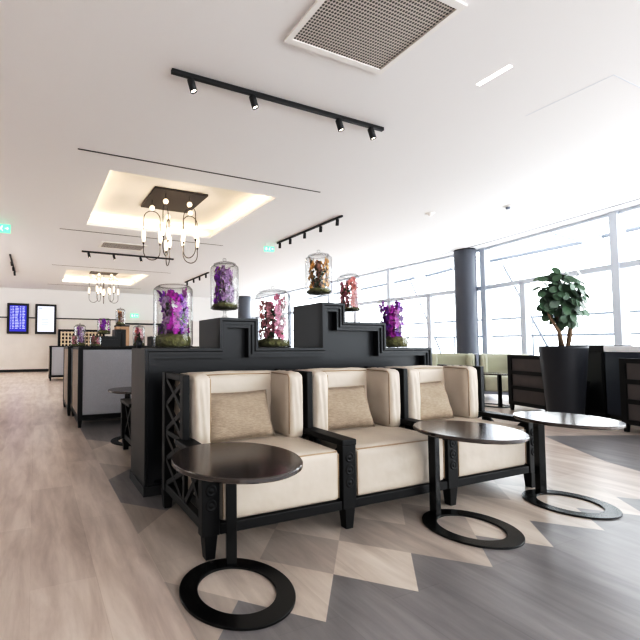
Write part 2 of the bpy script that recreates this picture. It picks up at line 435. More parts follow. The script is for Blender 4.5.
# outside the glass: balcony slab, railing, sun-shade tube, stay rods
b = MB(); b.box(10.5, 11.4, -3, 19, -.2, -.1); struct(b.build('trim_11', M['extmetal']))
t = empty('balcony_railing', (11.2, 7.5, -.1), 0, 'thin pale steel balcony railing beyond the window wall', 'railing')
for y in range(-8, 12, 2):
    m = MB(); m.bar((0, y+.5, 0), (0, y+.5, 1.43), .03); m.build('post', M['extmetal'], t)
for z in (1.43, 1.88):
    m = MB(); m.tube([(0, -9.5, z), (0, 11, z)], .028); m.build('rail', M['extmetal'], t)
for y in (-7.5, -1.5, 4.5, 10.5):
    m = MB(); m.bar((0, y, 1.43), (0, y, 1.88), .02); m.build('bracket', M['extmetal'], t)
shade = []
for k, (ya, yb, za, zb) in enumerate([(3.2, 4.45, 3.42, 3.345), (4.79, 6.75, 3.30, 3.265), (7.7, 8.55, 3.24, 3.17), (8.94, 11.2, 3.165, 3.1), (11.6, 14.2, 3.13, 3.08)]):
    m = MB(); m.tube([(10.8, ya, za), (10.8, yb, zb)], .045, 10)
    m.bar((10.8, yb, zb), (fx(yb)+.04, yb, CZ-.04), .03); m.bar((10.8, ya, za), (fx(ya)+.04, ya, CZ-.04), .03)
    tag(m.build('sunshade_tube', M['extmetal']), 'pale sunshade tube outside the window wall, ' + ['nearest the right edge', 'above the potted tree', 'beside the round column', 'left of the round column', 'farthest, behind the jars'][k], 'sunshade', 'sunshade tubes outside the glass')
for k, y in enumerate((3.75, 6.39, 9.1, 11.8)):
    m = MB(); m.tube([(10.8, y, 3.1), (10.8, y-.94, .95), (10.8, y-1.05, -.1)], .024, 6)
    tag(m.build('stay_rod', M['extmetal']), 'thin slanting stay rod outside the glass, ' + ['right of the potted tree', 'directly behind the potted tree', 'left of the round column', 'farthest along the window wall'][k], 'rod', 'stay rods outside the glass')
m = MB(); m.box(10.5, 10.55, 3.2, 3.66, 1.92, 2.36, .01); m.bar((10.525, 3.43, 2.36), (10.525, 3.43, 3.4), .02); m.bar((10.525, 3.43, 3.39), (9.45, 3.43, 3.39), .02)
tag(m.build('hanging_panel', M['shelfbeige']), 'small plain greige panel hanging outside the far right window', 'panel')

# columns
def column(x, y, r, label):
    t = empty('round_column', (x, y, 0), 0, label, 'column')
    m = MB(); m.lathe([(r, 0), (r, CZ-.03)], 48); m.build('shaft', M['column'], t)
    m = MB(); m.lathe([(r-.015, CZ-.03), (r-.015, CZ)], 48); m.build('shadow_gap', M['black'], t)
    m = MB(); m.lathe([(r+.008, 0), (r+.008, .1), (r, .105)], 48); m.build('base_ring', M['black'], t)
column(9.69, 6.60, .235, 'thick dark slate round column standing at the window wall')
column(9.3, 17.2, .315, 'distant dark round column seen beside the lilac flower jar')

# ------------------------------------------------------------------ armchair
def xbrace(mb, x, y0, y1, z0, z1, w=.03):
    mb.bar((x, y0, z0), (x, y1, z1), .024, w, up=(0, -(z1-z0), y1-y0)); mb.bar((x, y0, z1), (x, y1, z0), .02, w, up=(0, (z1-z0), y1-y0))
def armchair(loc, rz, label, group, left_side, right_side, fab, seed=1, name='armchair', wood=None):
    wood = wood or M['wood']
    t = empty(name, loc, rz, label, 'armchair', group)
    m = MB(); m.cushion(-.393, .393, .012, .64, .172, .472, .028, .008, wr=.004, seed=seed); seat = m.build('seat', fab, t)
    m = MB()
    z = .462; loop = [(-.372, .016, z), (.372, .016, z), (.381, .03, z), (.381, .3, z+.004)]
    m.tube([(-.381, .3, z+.004), (-.381, .03, z)]+loop, .0045, 6)
    m.tube([(-.381, .014, .19), (-.381, .012, .45)], .004, 6); m.tube([(.381, .014, .19), (.381, .012, .45)], .004, 6)
    m.build('piping', M['piping'] if fab == M['leather'] else fab, seat)
    m = MB(); m.cushion(-.405, .405, .60, .755, .36, .90, .035, .012, wr=.005, seed=seed+3); bk = m.build('backrest', fab, t)
    m = MB(); m.tube([(-.28, .61, .893), (-.1, .607, .898), (.1, .607, .898), (.28, .61, .893)], .004, 6); m.build('piping', M['piping'] if fab == M['leather'] else fab, bk)
    for s in (-1, 1):
        xa, xb = (-.408, -.285) if s < 0 else (.285, .408)
        m = MB(); m.cushion(xa, xb, .375, .655, .466, .905, .028, .010, n=8, wr=.006, seed=seed+5+s)
        wg = m.build('side_cushion', fab, t)
        m = MB(); xi = xb-.006 if s < 0 else xa+.006
        m.tube([(xi, .385, .50), (xi, .383, .88), (xi, .40, .898), (xi, .6, .9)], .0045, 6)
        m.build('piping', M['piping'] if fab == M['leather'] else fab, wg)
    fr = MB()
    fr.box(-.40, .40, .005, .05, .118, .172, .004); fr.box(-.40, .40, .72, .765, .118, .172, .004)
    for xx in (-.385, .355): fr.box(xx, xx+.03, .03, .74, .12, .168); fr.box(xx, xx+.03, .74, .77, .14, .86)
    fr.box(-.40, .40, .735, .775, .35, .40); fr.box(-.43, .43, .742, .772, .84, .885)
    fr.build('frame', wood, t)
    for s, on in ((-1, left_side), (1, right_side)):
        if not on: continue
        x = s*.455
        sf = MB()
        sf.box(x-.03, x+.03, .715, .775, .10, .915, .004)       # rear upright
        sf.box(x-.022, x+.022, .372, .43, .50, .915, .004)      # upright beside the side cushion
        sf.box(x-.022, x+.022, .43, .72, .875, .915, .004)
        sf.box(x-.022, x+.022, .06, .72, .118, .172, .004)
        so = sf.build('side_frame', wood, t)
        la = MB()
        xl = x-.008 if s < 0 else x+.008
        la.box(xl-.012, xl+.012, .35, .385, .17, .50)
        la.box(xl-.012, xl+.012, .39, .72, .50, .53)
        xbrace(la, xl, .39, .715, .53, .70); xbrace(la, xl, .39, .715, .70, .875)
        xbrace(la, xl, .39, .715, .17, .335); xbrace(la, xl, .39, .715, .335, .50)
        xbrace(la, xl, .06, .35, .17, .49)
        la.build('lattice', wood, so)
        ar = MB(); ar.box(x-.055, x+.055, -.004, .43, .492, .53, .008)
        ar.box(x-.05, x+.05, .0, .055, .12, .495, .004)
        ao = ar.build('armrest', wood, t)
        for zz in (.425, .35, .275):
            q = MB(); q.lathe([(.0, -.008), (.010, -.008), (.013, -.004), (.019, -.004), (.023, -.008), (.029, -.006), (.033, 0)], 20, (x, .001, zz), axis=(0, 1, 0))
            q.build('stud', wood, ao)
        for yy in (.03, .745):
            lg = MB(); lg.taper(x, yy, 0, .122, .05, .072, .045, .06); lg.build('leg', wood, t)
    return t
PX = [.85, 1.76, 2.665, 3.575]
G1 = 'cream armchairs in the front row'
A1 = armchair((1.305, 1.94, 0), 0, 'cream leather armchair with open dark lattice side, leftmost of the front row', G1, True, True, M['leather'], 1)
A2 = armchair((2.2125, 1.94, 0), 0, 'middle cream leather armchair of the front row, between its two neighbours', G1, False, True, M['leather'], 11)
A3 = armchair((3.12, 1.94, 0), 0, 'cream leather armchair at the right end of the front row', G1, False, True, M['leather'], 21)
# one of the row on the far side of the partition (only its arm is seen)
copy_tree(A1, (1.36, 4.34, 0), PI, 'armchair half hidden behind the left end of the black partition', 'armchairs behind the partition')
# sage chairs by the window
G2 = 'sage green armchairs by the window'
gw = plain('dark_frame_painted_glare', srgb(150, 154, 165), .3)  # dark wood frames coloured pale to imitate window glare
ga = math.radians(50); gp = Vector((8.3, 5.4, 0)); gu = Vector((math.cos(ga), -math.sin(ga), 0))*.455
B1 = armchair(gp-gu, -ga, 'sage green armchair near the round column, left of its studded arm post', G2, True, True, M['greenleather'], 31, wood=gw)
B2 = armchair(gp+gu, -ga, 'sage green armchair behind the small round table by the windows', G2, False, True, M['greenleather'], 41, wood=gw)

def pillow(loc, rz, tilt, label, seed):
    m = MB(); W, Hh, T = .31, .20, .075; n = 16
    rd = random.Random(seed); ph = [rd.uniform(0, 6) for _ in range(4)]
    for sg in (1, -1):
        g = []
        for i in range(n+1):
            row = []
            for j in range(n+1):
                u, v = -1+2*i/n, -1+2*j/n
                th = T*max(0, (1-u**4))**.5*max(0, (1-v**4))**.5*(1+.10*math.sin(4*u+ph[0]+2*v)*math.sin(5*v+ph[1]))
                x = u*W*(1-.07*(1-abs(u))*0-.06*(1-v*v)*0)*(1-.05*(1-v*v)*abs(u)); zz = v*Hh*(1-.06*(1-u*u)*abs(v))
                row.append(m.b.verts.new((x, sg*th, zz)))
            g.append(row)
        for i in range(n):
            for j in range(n):
                f = m.b.faces.new([g[i][j], g[i+1][j], g[i+1][j+1], g[i][j+1]]); f.smooth = True
    bmesh.ops.remove_doubles(m.b, verts=m.b.verts, dist=1e-4)
    o = m.build('throw_pillow', M['linen']); o.location = loc; o.rotation_euler = (tilt, 0, rz)
    tag(o, label, 'pillow', 'taupe pillows on the armchairs')
    p = MB(); pts = []
    for k in range(64):
        a = 2*PI*k/64; cu, su = math.cos(a), math.sin(a); q = max(abs(cu), abs(su)); u, v = cu/q, su/q
        pts.append((u*W*(1-.05*(1-v*v)), 0, v*Hh*(1-.06*(1-u*u))))
    p.tube(pts, .005, 6, closed=True); p.build('piping', M['linen'], o)
    return o
for x, dr, lab, sd in ((1.255, .05, 'taupe linen pillow on the leftmost cream armchair', 1), (2.13, -.04, 'taupe linen pillow on the middle cream armchair', 2), (3.03, .05, 'taupe linen pillow on the right-end cream armchair', 3)):
    o = pillow((x, 2.412, .672), dr, math.radians(-19), lab, sd); o.scale = (.84, .85, .80); o.location.z = .632; o.location.y = 2.42

# ------------------------------------------------------------------ partition
PROF = [(.75, 0), (.75, 1.075), (1.357, 1.075), (1.357, 1.318), (1.705, 1.318), (1.705, 1.075), (2.366, 1.075), (2.366, 1.482), (2.624, 1.482), (2.624, 1.312), (3.12, 1.312), (3.12, 1.072), (3.74, 1.072), (3.74, 0)]
PCX, PCY, PT = 2.245, 3.14, .222
def inset(P, d):
    n = len(P); out = []
    for i in range(n):
        a, b, c = P[i-1], P[i], P[(i+1) % n]
        def nrm(p, q):
            dx, dy = q[0]-p[0], q[1]-p[1]; l = math.hypot(dx, dy); return (dy/l, -dx/l)
        n1, n2 = nrm(a, b), nrm(b, c)
        out.append((b[0]+d*(n1[0]+n2[0]), b[1]+d*(n1[1]+n2[1])))
    return out
def partition(loc, rz, label, group):
    t = empty('stepped_partition', loc, rz, label, 'partition', group)
    P = [(x-PCX, z) for x, z in PROF]
    P2 = [P[0]]+P[1:]
    m = MB()
    steps = [(0, 0, .0, 'o')]
    ring0 = P; r1 = inset(P, .022); r2 = inset(P, .028); r3 = inset(P, .05); r4 = inset(P, .078)
    def V(R, y): return [m.b.verts.new((x, y, z)) for x, z in R]
    def stitch(A, B):
        for i in range(len(A)):
            j = (i+1) % len(A); m.b.faces.new([A[i], A[j], B[j], B[i]])
    for sg in (-1, 1):
        yo = sg*PT
        L = [V(ring0, 0), V(ring0, yo), V(r1, yo), V(r2, yo-sg*.010), V(r3, yo-sg*.010), V(r3, yo-sg*.022), V(r4, yo-sg*.022)]
        for A, B in zip(L, L[1:]): stitch(A, B)
        L2 = V(r4, yo-sg*.085); stitch(L[-1], L2)
    bmesh.ops.remove_doubles(m.b, verts=m.b.verts, dist=1e-5)
    body = m.build('frame', M['dark'], t)
    for sg in (-1, 1):
        q = MB(); q.b.faces.new([q.b.verts.new((x, sg*(PT-.084), z)) for x, z in r4])
        q.build('recessed_panel', M['dark'], t)
    # skirting
    q = MB(); q.box(P[0][0]-.008, P[-1][0]+.008, -PT-.008, PT+.008, 0, .07); q.build('plinth', M['black'], t)
    return t
GP = 'stepped partitions topped with flower jars'
partition((PCX, PCY, 0), 0, 'large charcoal stepped partition with recessed front panel behind the cream armchairs', GP)
partition((2.2, 10.22, 0), PI, 'distant charcoal stepped partition beyond the grey high-back sofas', GP)

# ------------------------------------------------------------------ side tables
def side_table(loc, ang, label, group):
    t = empty('side_table', loc, ang, label, 'side table', group)
    m = MB(); m.lathe([(0, .566), (.287, .566), (.295, .572), (.295, .585), (.291, .590), (0, .590)], 72); 
    for f_ in m.b.faces: f_.smooth = False
    m.build('tabletop', M['table'], t)
    m = MB(); m.lathe([(.176, .0), (.258, .0), (.258, .010), (.256, .012), (.178, .012), (.176, .010), (.176, 0)], 72)
    for f_ in m.b.faces: f_.smooth = False
    m.build('ring_base', M['steel_black'], t)
    m = MB(); m.box(.19, .235, -.026, .026, .010, .568, .003); m.build('post', M['steel_black'], t)
    return t
GT = 'round side tables with ring bases in front of the cream armchairs'
T1 = side_table((.854, 1.664, 0), math.radians(70), 'round dark side table on ring base, left, in front of the lattice-sided armchair', GT)
copy_tree(T1, (2.434, 1.672, 0), math.radians(97), 'round side table with ring base between the middle and right cream armchairs', GT)
copy_tree(T1, (3.43, 1.655, 0), math.radians(72), 'rightmost round side table, its top shining white from the windows', GT)
copy_tree(T1, (1.07, 4.66, 0), math.radians(238), 'dark side table half hidden behind the left end of the black partition', 'distant side tables')
copy_tree(T1, (7.7, 4.78, 0), math.radians(235), 'small round table in front of the sage green armchairs', 'distant side tables')

# ------------------------------------------------------------------ high-back sofas
def hb_sofa(loc, rz, label, group):
    t = empty('high_back_sofa', loc, rz, label, 'sofa', group)
    X1 = 1.66; D = 1.0; Hh = 1.072
    # origin at the middle of the outer back line; sofa opens toward +Y
    for s in (-1, 1):
        x = s*X1
        fr = MB()
        fr.box(x-.03, x+.03, .0, .05, .10, Hh, .003); fr.box(x-.025, x+.025, D-.04, D, .10, Hh-.03, .003)
        fr.box(x-.025, x+.025, .05, D-.04, .10, .15); fr.box(x-.028, x+.028, .05, D-.04, Hh-.035, Hh, .003)
        fo = fr.build('side_frame', M['wood'], t)
        p = MB(); p.cushion(x-.022, x+.022, .045, D-.035, .148, Hh-.03, .008, .004, n=6); p.build('side_panel', M['taupefab'], fo)
        for y in (.025, D-.02):
            l = MB(); l.taper(x, y, 0, .104, .035, .055); l.build('leg', M['wood'], t)
    fr = MB(); fr.box(-X1+.03, X1-.03, .0, .045, .10, .165, .003); fr.box(-X1+.03, X1-.03, .0, .06, Hh-.035, Hh, .003)
    fr.build('frame', M['wood'], t)
    p = MB(); p.cushion(-X1+.028, X1-.028, .004, .12, .163, Hh-.033, .01, .003, n=6); p.build('backrest', M['greyfab'], t)
    p = MB(); p.cushion(-X1+.03, X1-.03, .12, .8, .16, .45, .03, .01, n=8); p.build('seat', M['greyfab'], t)
    return t
GS = 'grey high-back sofas'
S1 = hb_sofa((2.23, 5.64, 0), 0, 'grey fabric high-back sofa with dark frame, nearest, behind the black partition', GS)
copy_tree(S1, (2.17, 7.66, 0), PI, 'second high-back sofa joined behind the nearest one, its taupe end panel facing the aisle', GS)
copy_tree(S1, (2.12, 13.35, 0), 0, 'far small high-back sofa near the back wall', GS)

# ------------------------------------------------------------------ glass jars with orchids
def petals(m, c, r, rd, nrm=None, k=5):
    """one orchid blossom of k cupped petals"""
    n = Vector(nrm or (rd.uniform(-1, 1), rd.uniform(-1, 1), rd.uniform(-.4, .6))).normalized()
    u = n.orthogonal().normalized(); v = n.cross(u); a0 = rd.uniform(0, 6)
    for i in range(k):
        a = a0+2*PI*i/k; d = u*math.cos(a)+v*math.sin(a); s = n.cross(d)
        R = r*rd.uniform(.8, 1.1)
        p = [c, c+d*R*.45+s*R*.38+n*R*.10, c+d*R*.9+s*R*.26+n*R*.22, c+d*R*1.05+n*R*.25, c+d*R*.9-s*R*.26+n*R*.22, c+d*R*.45-s*R*.38+n*R*.10]
        f = m.b.faces.new([m.b.verts.new(q) for q in p]); f.material_index = m.mi
def jar(loc, r, h, foot, lid, what, group='glass flower jars on the partition', gname='glass_jar', det=1):
    """glass vessel: loc is where it stands; foot = height of pedestal stem"""
    t = empty(gname, loc, 0, what, 'jar', group)
    m = MB(); z0 = foot
    m.lathe([(0, z0), (r*.86, z0), (r*.97, z0+.015), (r, z0+.04), (r, z0+h*.90), (r*.97, z0+h*.95), (r*.86, z0+h*.985), (r*.72, z0+h)], 32)
    m.build('vessel', M['glass'], t)
    m = MB(); m.tube([(r*.72*math.cos(2*PI*i/28), r*.72*math.sin(2*PI*i/28), z0+h) for i in range(28)], .004, 5, closed=True); m.tube([(r*.99*math.cos(2*PI*i/28), r*.99*math.sin(2*PI*i/28), z0+.012) for i in range(28)], .004, 5, closed=True)
    m.build('rim', M['glass'], t)
    if foot:
        m = MB(); m.lathe([(0, 0), (r*.62, 0), (r*.62, .008), (r*.2, .02), (.014, .035), (.014, z0-.012), (r*.5, z0-.004), (r*.8, z0)], 28); m.build('foot', M['glass'], t)
    if lid:
        m = MB(); m.lathe([(r*.80, z0+h+.002), (r*.78, z0+h+.010), (r*.5, z0+h+.022), (r*.12, z0+h+.028)], 28); l = m.build('lid', M['glass'], t)
        m = MB(); m.sphere((0, 0, z0+h+.045), .018, 12); m.build('knob', M['glass'], l)
    return t
def orchids(loc, r, h, cols, label, seed, stems=5, nb=10, br=.03, mossh=.06, group='orchid arrangements in glass jars', white=0, leafy=0):
    rd = random.Random(seed)
    t = empty('orchid_arrangement', loc, 0, label, 'flowers', group)
    m = MB(); R = r*.90
    m.lathe([(0, .006), (R*.82, .006), (R*.97, .02), (R, mossh*.6), (R*.95, mossh*.85), (R*.6, mossh*1.1), (0, mossh*1.18)], 24)
    for v in m.b.verts:
        if v.co.z > mossh*.7: v.co.z += rd.uniform(-.006, .010)
    m.build('moss', M['moss'], t)
    for k in range(stems):
        a = 2*PI*k/stems+rd.uniform(-.3, .3); rr = r*rd.uniform(.42, .74)
        bx, by = math.cos(a)*rr, math.sin(a)*rr; top = h*rd.uniform(.78, .97)
        lean = (rd.uniform(-.02, .02), rd.uniform(-.02, .02))
        pts = [(bx*.6, by*.6, mossh*.8), (bx, by, h*.4), (bx+lean[0], by+lean[1], top)]
        s = MB(); s.tube(pts, .004, 5); so = s.build('stem', M['stem'], t)
        b = MB(); c = M[cols[k % len(cols)]]
        z = mossh+.03
        n = int(nb*1.7)
        for i in range(n):
            q = (i+.5)/n; zz = mossh*1.2+(top-mossh*1.2)*q
            an = rd.uniform(0, 2*PI); rad = rd.uniform(.2, 1)*r*.26
            x = bx+math.cos(an)*rad; y = by+math.sin(an)*rad; l = math.hypot(x, y); mx = r*.93-br
            if l > mx: x *= mx/l; y *= mx/l
            o = Vector((x, y, 0)); o = o if o.length > .01 else Vector((1, 0, 0))
            nm = (o.x/o.length+rd.uniform(-.6, .6), o.y/o.length+rd.uniform(-.6, .6), rd.uniform(-.3, .5))
            petals(b, Vector((x, y, zz)), br*rd.uniform(.8, 1.05), rd, nm)
        b.build('blossom_spray', c, so)
    if leafy:
        b = MB()
        for i in range(leafy):
            a = rd.uniform(0, 2*PI); rr = rd.uniform(.2, .75)*r; z = mossh+rd.uniform(0, h*.55)
            petals(b, Vector((math.cos(a)*rr, math.sin(a)*rr, z)), .035, rd, (math.cos(a), math.sin(a), .2), 2)
        b.build('foliage', M['leafdark'], t)
    if white:
        b = MB()
        for i in range(white): petals(b, Vector((-.02+rd.uniform(-.03, .03), -r*.62, h*rd.uniform(.55, .75))), .03, rd, (0, -1, .2))
        b.build('white_blossoms', M['petal_white'], t)
    return t
JY = 3.13
def jar_set(x, z, y, r, h, foot, lid, cols, jl, fl, seed, **k):
    jar((x, y, z), r, h, foot, lid, jl)
    orchids((x, y, z+foot), r, h, cols, fl, seed, **k)
jar_set(1.035, 1.075, JY, .162, .505, 0, False, ['petal_magenta', 'petal_violet', 'petal_magenta', 'petal_violet', 'petal_lilac'], 'wide lidless glass jar at the left end of the near partition', 'magenta orchids with one white bloom over a mossy bowl, left end of near partition', 3, stems=7, nb=13, br=.036, mossh=.10, white=3, leafy=14)
jar_set(1.50, 1.318, JY, .122, .385, .085, True, ['petal_lilac', 'petal_lilac', 'petal_brown', 'petal_violet'], 'lidded footed glass jar on the partition block left of centre', 'dusty lilac blossoms packed tall on the left raised block', 4, stems=6, nb=14, br=.026, mossh=.05, leafy=26)
jar_set(1.985, 1.075, JY, .158, .50, 0, True, ['petal_pink', 'petal_mauve', 'petal_pink', 'petal_coral'], 'large lidded glass jar standing in the dip between the two raised blocks', 'pale pink orchids in the jar between the raised blocks', 5, stems=7, nb=12, br=.03, mossh=.07, leafy=34)
jar_set(2.50, 1.482, JY, .125, .37, .10, True, ['petal_orange', 'petal_orange', 'leafdark', 'petal_orange', 'petal_brown'], 'lidded footed glass jar on the highest block of the near partition', 'orange blossoms with dark greenery on the highest block', 6, stems=6, nb=10, br=.026, mossh=.05, leafy=30)
jar_set(2.865, 1.312, JY, .112, .35, .12, True, ['petal_coral', 'petal_pink', 'petal_coral', 'petal_mauve'], 'small lidded footed glass jar on the step right of the highest block', 'coral pink blossoms on the step right of the highest block', 7, stems=6, nb=13, br=.026, mossh=.03, leafy=4)
jar_set(3.44, 1.072, JY, .155, .50, 0, False, ['petal_violet', 'petal_magenta', 'petal_violet'], 'rounded lidless glass jar at the right end of the near partition', 'vivid purple orchids over a pale mossy base, right end of near partition', 8, stems=6, nb=15, br=.034, mossh=.10)
# far partition: same set turned round
def rot(x): return 4.445-x
FY = 10.22
for (x, z, r, h, ft, ld, cols, jl, fl, sd) in [
    (rot(3.44), 1.072, .14, .50, 0, True, ['petal_lilac', 'petal_violet', 'petal_white'], 'distant glass jar, tall one at the left end of the far partition', 'pale lilac flowers in the left end jar of the far partition', 12),
    (rot(2.865), 1.312, .16, .38, .06, False, ['petal_magenta', 'petal_violet'], 'distant wide glass jar on the step of the far partition', 'bright purple orchids on the step of the far partition', 13),
    (rot(2.46), 1.482, .12, .40, .11, True, ['petal_brown', 'petal_orange', 'petal_white'], 'distant footed glass jar, highest on the far partition', 'brown and cream dried flowers highest on the far partition', 14),
    (rot(1.985), 1.075, .15, .50, 0, True, ['petal_pink', 'petal_mauve', 'petal_coral'], 'distant lidded glass jar in the dip of the far partition', 'pink flowers in the dip of the far partition', 15)]:
    jar((x, FY, z), r, h, ft, ld, jl, 'glass jars on the far partition'); orchids((x, FY, z+ft), r, h, cols, fl, sd, stems=4, nb=9, br=.04, mossh=.08, group='flowers in far jars', leafy=6)
# two squat bowls in front, on the far end of the sofa block
for x, y, r, cols, lab, l2, sd in [(1.03, 7.45, .16, ['petal_brown', 'petal_brown', 'petal_mauve'], 'squat glass bowl of brown dried blooms standing on the high sofa back', 'brown dried blooms in a squat bowl on the sofa back', 21), (.66, 7.5, .11, ['petal_pink', 'petal_brown'], 'small glass bowl of dusty pink blooms at the sofa corner', 'dusty pink blooms in the small bowl at the sofa corner', 22)]:
    jar((x, 7.63, 1.072), r*.65, .2, 0, False, lab, 'squat bowls on the sofa back'); orchids((x, 7.63, 1.072), r*.65, .19, cols, l2, sd, stems=6, nb=6, br=.03, mossh=.04, group='dried blooms in squat bowls')

# ------------------------------------------------------------------ items on and near back wall
def display(x0, x1, z0, z1, label, kind):
    t = empty('wall_display', ((x0+x1)/2, WY, (z0+z1)/2), 0, label, 'screen')
    w, h = (x1-x0)/2, (z1-z0)/2
    m = MB(); m.box(-w, w, -.09, 0, -h, h, .008); m.build('bezel', M['black'], t)
    bx = .09
    m = MB(); m.box(-w+bx, w-bx, -.096, -.088, -h+bx, h-bx); scn = m.build('screen', M['screenblue'] if kind == 0 else M['screenwhite'], t)
    m = MB(); rd = random.Random(kind+3)
    if kind == 0:
        n = 15
        for i in range(n):
            z = h-bx-.05-i*(2*h-2*bx-.12)/n
            for (a, b) in ((-.9, -.76), (-.68, -.42), (-.34, .1), (.2, .42), (.5, .85)):
                bb = a+(b-a)*rd.uniform(.6, 1)
                m.box(a*(w-bx), bb*(w-bx), -.0985, -.096, z-.02, z+.012)
        m.build('text_rows', M['screentext'], scn)
    else:
        m.box(-.85*(w-bx), -.45*(w-bx), -.0985, -.096, h-bx-.12, h-bx-.05)
        for z in (-.02, -.08, -.14, -.22):
            m.box(-.5*(w-bx), rd.uniform(.2, .6)*(w-bx), -.0985, -.096, z-.012, z+.012)
        m.build('text_rows', M['screentextdark'], scn)
display(-1.05, -.245, 1.56, 2.80, 'left wall screen showing blue flight listing rows', 0)
display(.0, .82, 1.56, 2.80, 'right wall screen glowing mostly white', 1)

t = empty('lattice_shelf', (1.75, 17.0, 0), 0, 'cream pigeonhole shelf with dark frame against the back wall', 'shelf')
m = MB(); m.box(-.9, .9, 0, .06, 1.64, 1.72); m.box(-.9, -.82, 0, .3, 0, 1.7); m.box(.82, .9, 0, .3, 0, 1.7); m.box(-.9, .9, 0, .3, 0, .08); m.box(-.03, .03, 0, .3, .08, 1.66)
m.box(-.9, .9, 0, .3, .98, 1.06)
m.build('frame', M['wood'], t)
m = MB(); m.box(-.82, .82, .24, .26, .08, 1.64); m.build('back_panel', M['wood'], t)
m = MB()
for i in range(13): m.box(-.80+i*.132, -.80+i*.132+.045, .0, .24, .08, 1.64)
for i in range(11): m.box(-.82, .82, .002, .238, .10+i*.147, .10+i*.147+.05)
m.build('grid', M['shelfbeige'], t)
def cab(x, y, w, d, h, mat, label, name='cabinet', cat='cabinet'):
    t = empty(name, (x, y, 0), 0, label, cat)
    m = MB(); m.box(-w/2, w/2, -d/2, d/2, .05, h-.05, .005); m.box(-w/2+.03, w/2-.03, -d/2+.03, d/2-.03, 0, .05); m.build('body', mat, t)
    m = MB(); m.box(-w/2-.01, w/2+.01, -d/2-.01, d/2+.01, h-.05, h, .004); m.build('top', M['black'], t)
    for s in (-1, 1):
        m = MB(); m.box(s*w/4-w/4+.02, s*w/4+w/4-.02, -d/2-.018, -d/2, .1, h-.1, .004); dr = m.build('door', mat, t)
        m = MB(); m.bar((s*.05, -d/2-.03, h*.55), (s*.05, -d/2-.03, h*.7), .015); m.build('handle', M['black'], dr)
cab(3.2, 16.2, .5, .5, 1.88, M['tan'], 'tall tan cabinet with black top behind the far pink flowers')
t = empty('dark_shelf_unit', (5.5, 16.6, 0), 0, 'open dark shelf unit behind the left end jar of the near partition', 'shelf')
m = MB(); 
for x in (-.6, 0, .6): m.box(x-.03, x+.03, -.2, .2, 0, 2.0)
for z in (.05, .5, .95, 1.4, 1.97): m.box(-.6, .6, -.2, .2, z-.03, z+.03)
m.build('frame', M['wood'], t); m = MB(); m.box(-.6, .6, .18, .2, 0, 2.0); m.build('back_panel', M['brownslat'], t)
# grey block / second shelf seen in the gap of the near partition
t = empty('vase', (2.98, 10.9-2.4, 0), 0, 'x', 'vase'); bpy.data.objects.remove(t)
t = empty('potted_succulent', (1.02-.36+.11, JY+.06, 1.075), 0, 'small dark potted plant at the far left corner of the near partition', 'plant')
m = MB(); m.lathe([(0, 0), (.022, 0), (.028, .06), (.024, .06), (0, .055)], 16); m.build('pot', M['planter'], t)
m = MB(); rd = random.Random(4)
for i in range(12): petals(m, Vector((0, 0, .055+i*.005)), .02, rd, (rd.uniform(-1, 1), rd.uniform(-1, 1), .5), 3)
m.build('foliage', M['leafdark'], t)

# ------------------------------------------------------------------ chandeliers
HOOPS = [(-.375, .04), (-.25, -.36), (.17, -.37), (.34, .04), (.03, .40)]
def chandelier(loc, label):
    t = empty('chandelier', loc, 0, label, 'chandelier', 'candle-bulb chandeliers in the lit coffers')
    m = MB(); m.box(-.47, .47, -.49, .49, -.035, 0, .004); m.build('ceiling_plate', M['bronze'], t)
    for (px_, py_) in HOOPS:
        c = Vector((px_, py_, 0)); d = c.normalized()
        zt, zb = -.235, -1.10; hw = .145
        pts = []
        for i in range(0, 13):
            q = PI*i/12; pts.append(c+d*hw*math.cos(q)+Vector((0, 0, zt-hw+hw*math.sin(q))))
        for i in range(0, 13):
            q = PI*i/12; pts.append(c-d*hw*math.cos(q)+Vector((0, 0, zb+hw-hw*math.sin(q))))
        m = MB(); m.tube(pts, .0075, 6, closed=True)
        m.tube([c+Vector((0, 0, -.03)), c+Vector((0, 0, zt))], .006, 6)
        lp = m.build('hoop', M['bronze'], t)
        m = MB(); m.sphere(c+Vector((0, 0, zt+.055)), .047, 14); m.build('globe', M['bulb'], lp)
        for s in (-1, 1):
            p = c+d*hw*s; z = -.79
            m = MB(); m.lathe([(0, z-.01), (.022, z), (.037, z+.08), (.036, z+.15), (.028, z+.205), (0, z+.21)], 14, p); m.build('candle_bulb', M['bulb'], lp)
            m = MB(); m.lathe([(0, z-.05), (.014, z-.045), (.02, z-.01), (0, z-.004)], 10, p); m.build('bulb_holder', M['bronze'], lp)
    return t
CH = chandelier((2.23, 6.76, RZ), 'chandelier with hanging bronze hoops and candle bulbs in the nearer lit coffer')
copy_tree(CH, (2.23, 14.4, RZ), 0, 'smaller-looking chandelier in the farther lit coffer near the back wall')

# ------------------------------------------------------------------ track lights
def track(a, b, heads, label):
    a = Vector((a[0], a[1], CZ)); b = Vector((b[0], b[1], CZ))
    t = empty('track_light', a.lerp(b, .5), math.atan2(b.y-a.y, b.x-a.x), label, 'track light', 'black spotlight tracks on the ceiling')
    L = (b-a).length/2
    m = MB(); m.box(-L, L, -.018, .018, -.035, 0, .003); m.build('rail', M['black'], t)
    for f_ in heads:
        x = -L+2*L*f_
        m = MB(); m.bar((x, 0, -.03), (x, 0, -.075), .014); 
        ax = Vector((.25, -.12, -1)).normalized(); c = Vector((x, 0, -.07))
        m.lathe([(0, -.03), (.028, -.03), (.03, -.02), (.03, .085), (.024, .085), (.024, .075), (0, .075)], 16, c, axis=ax)
        h = m.build('spot_head', M['black'], t)
        m = MB(); m.lathe([(0, .0765), (.022, .0765)], 14, c, axis=ax); m.build('lens', M['spotface'], h)
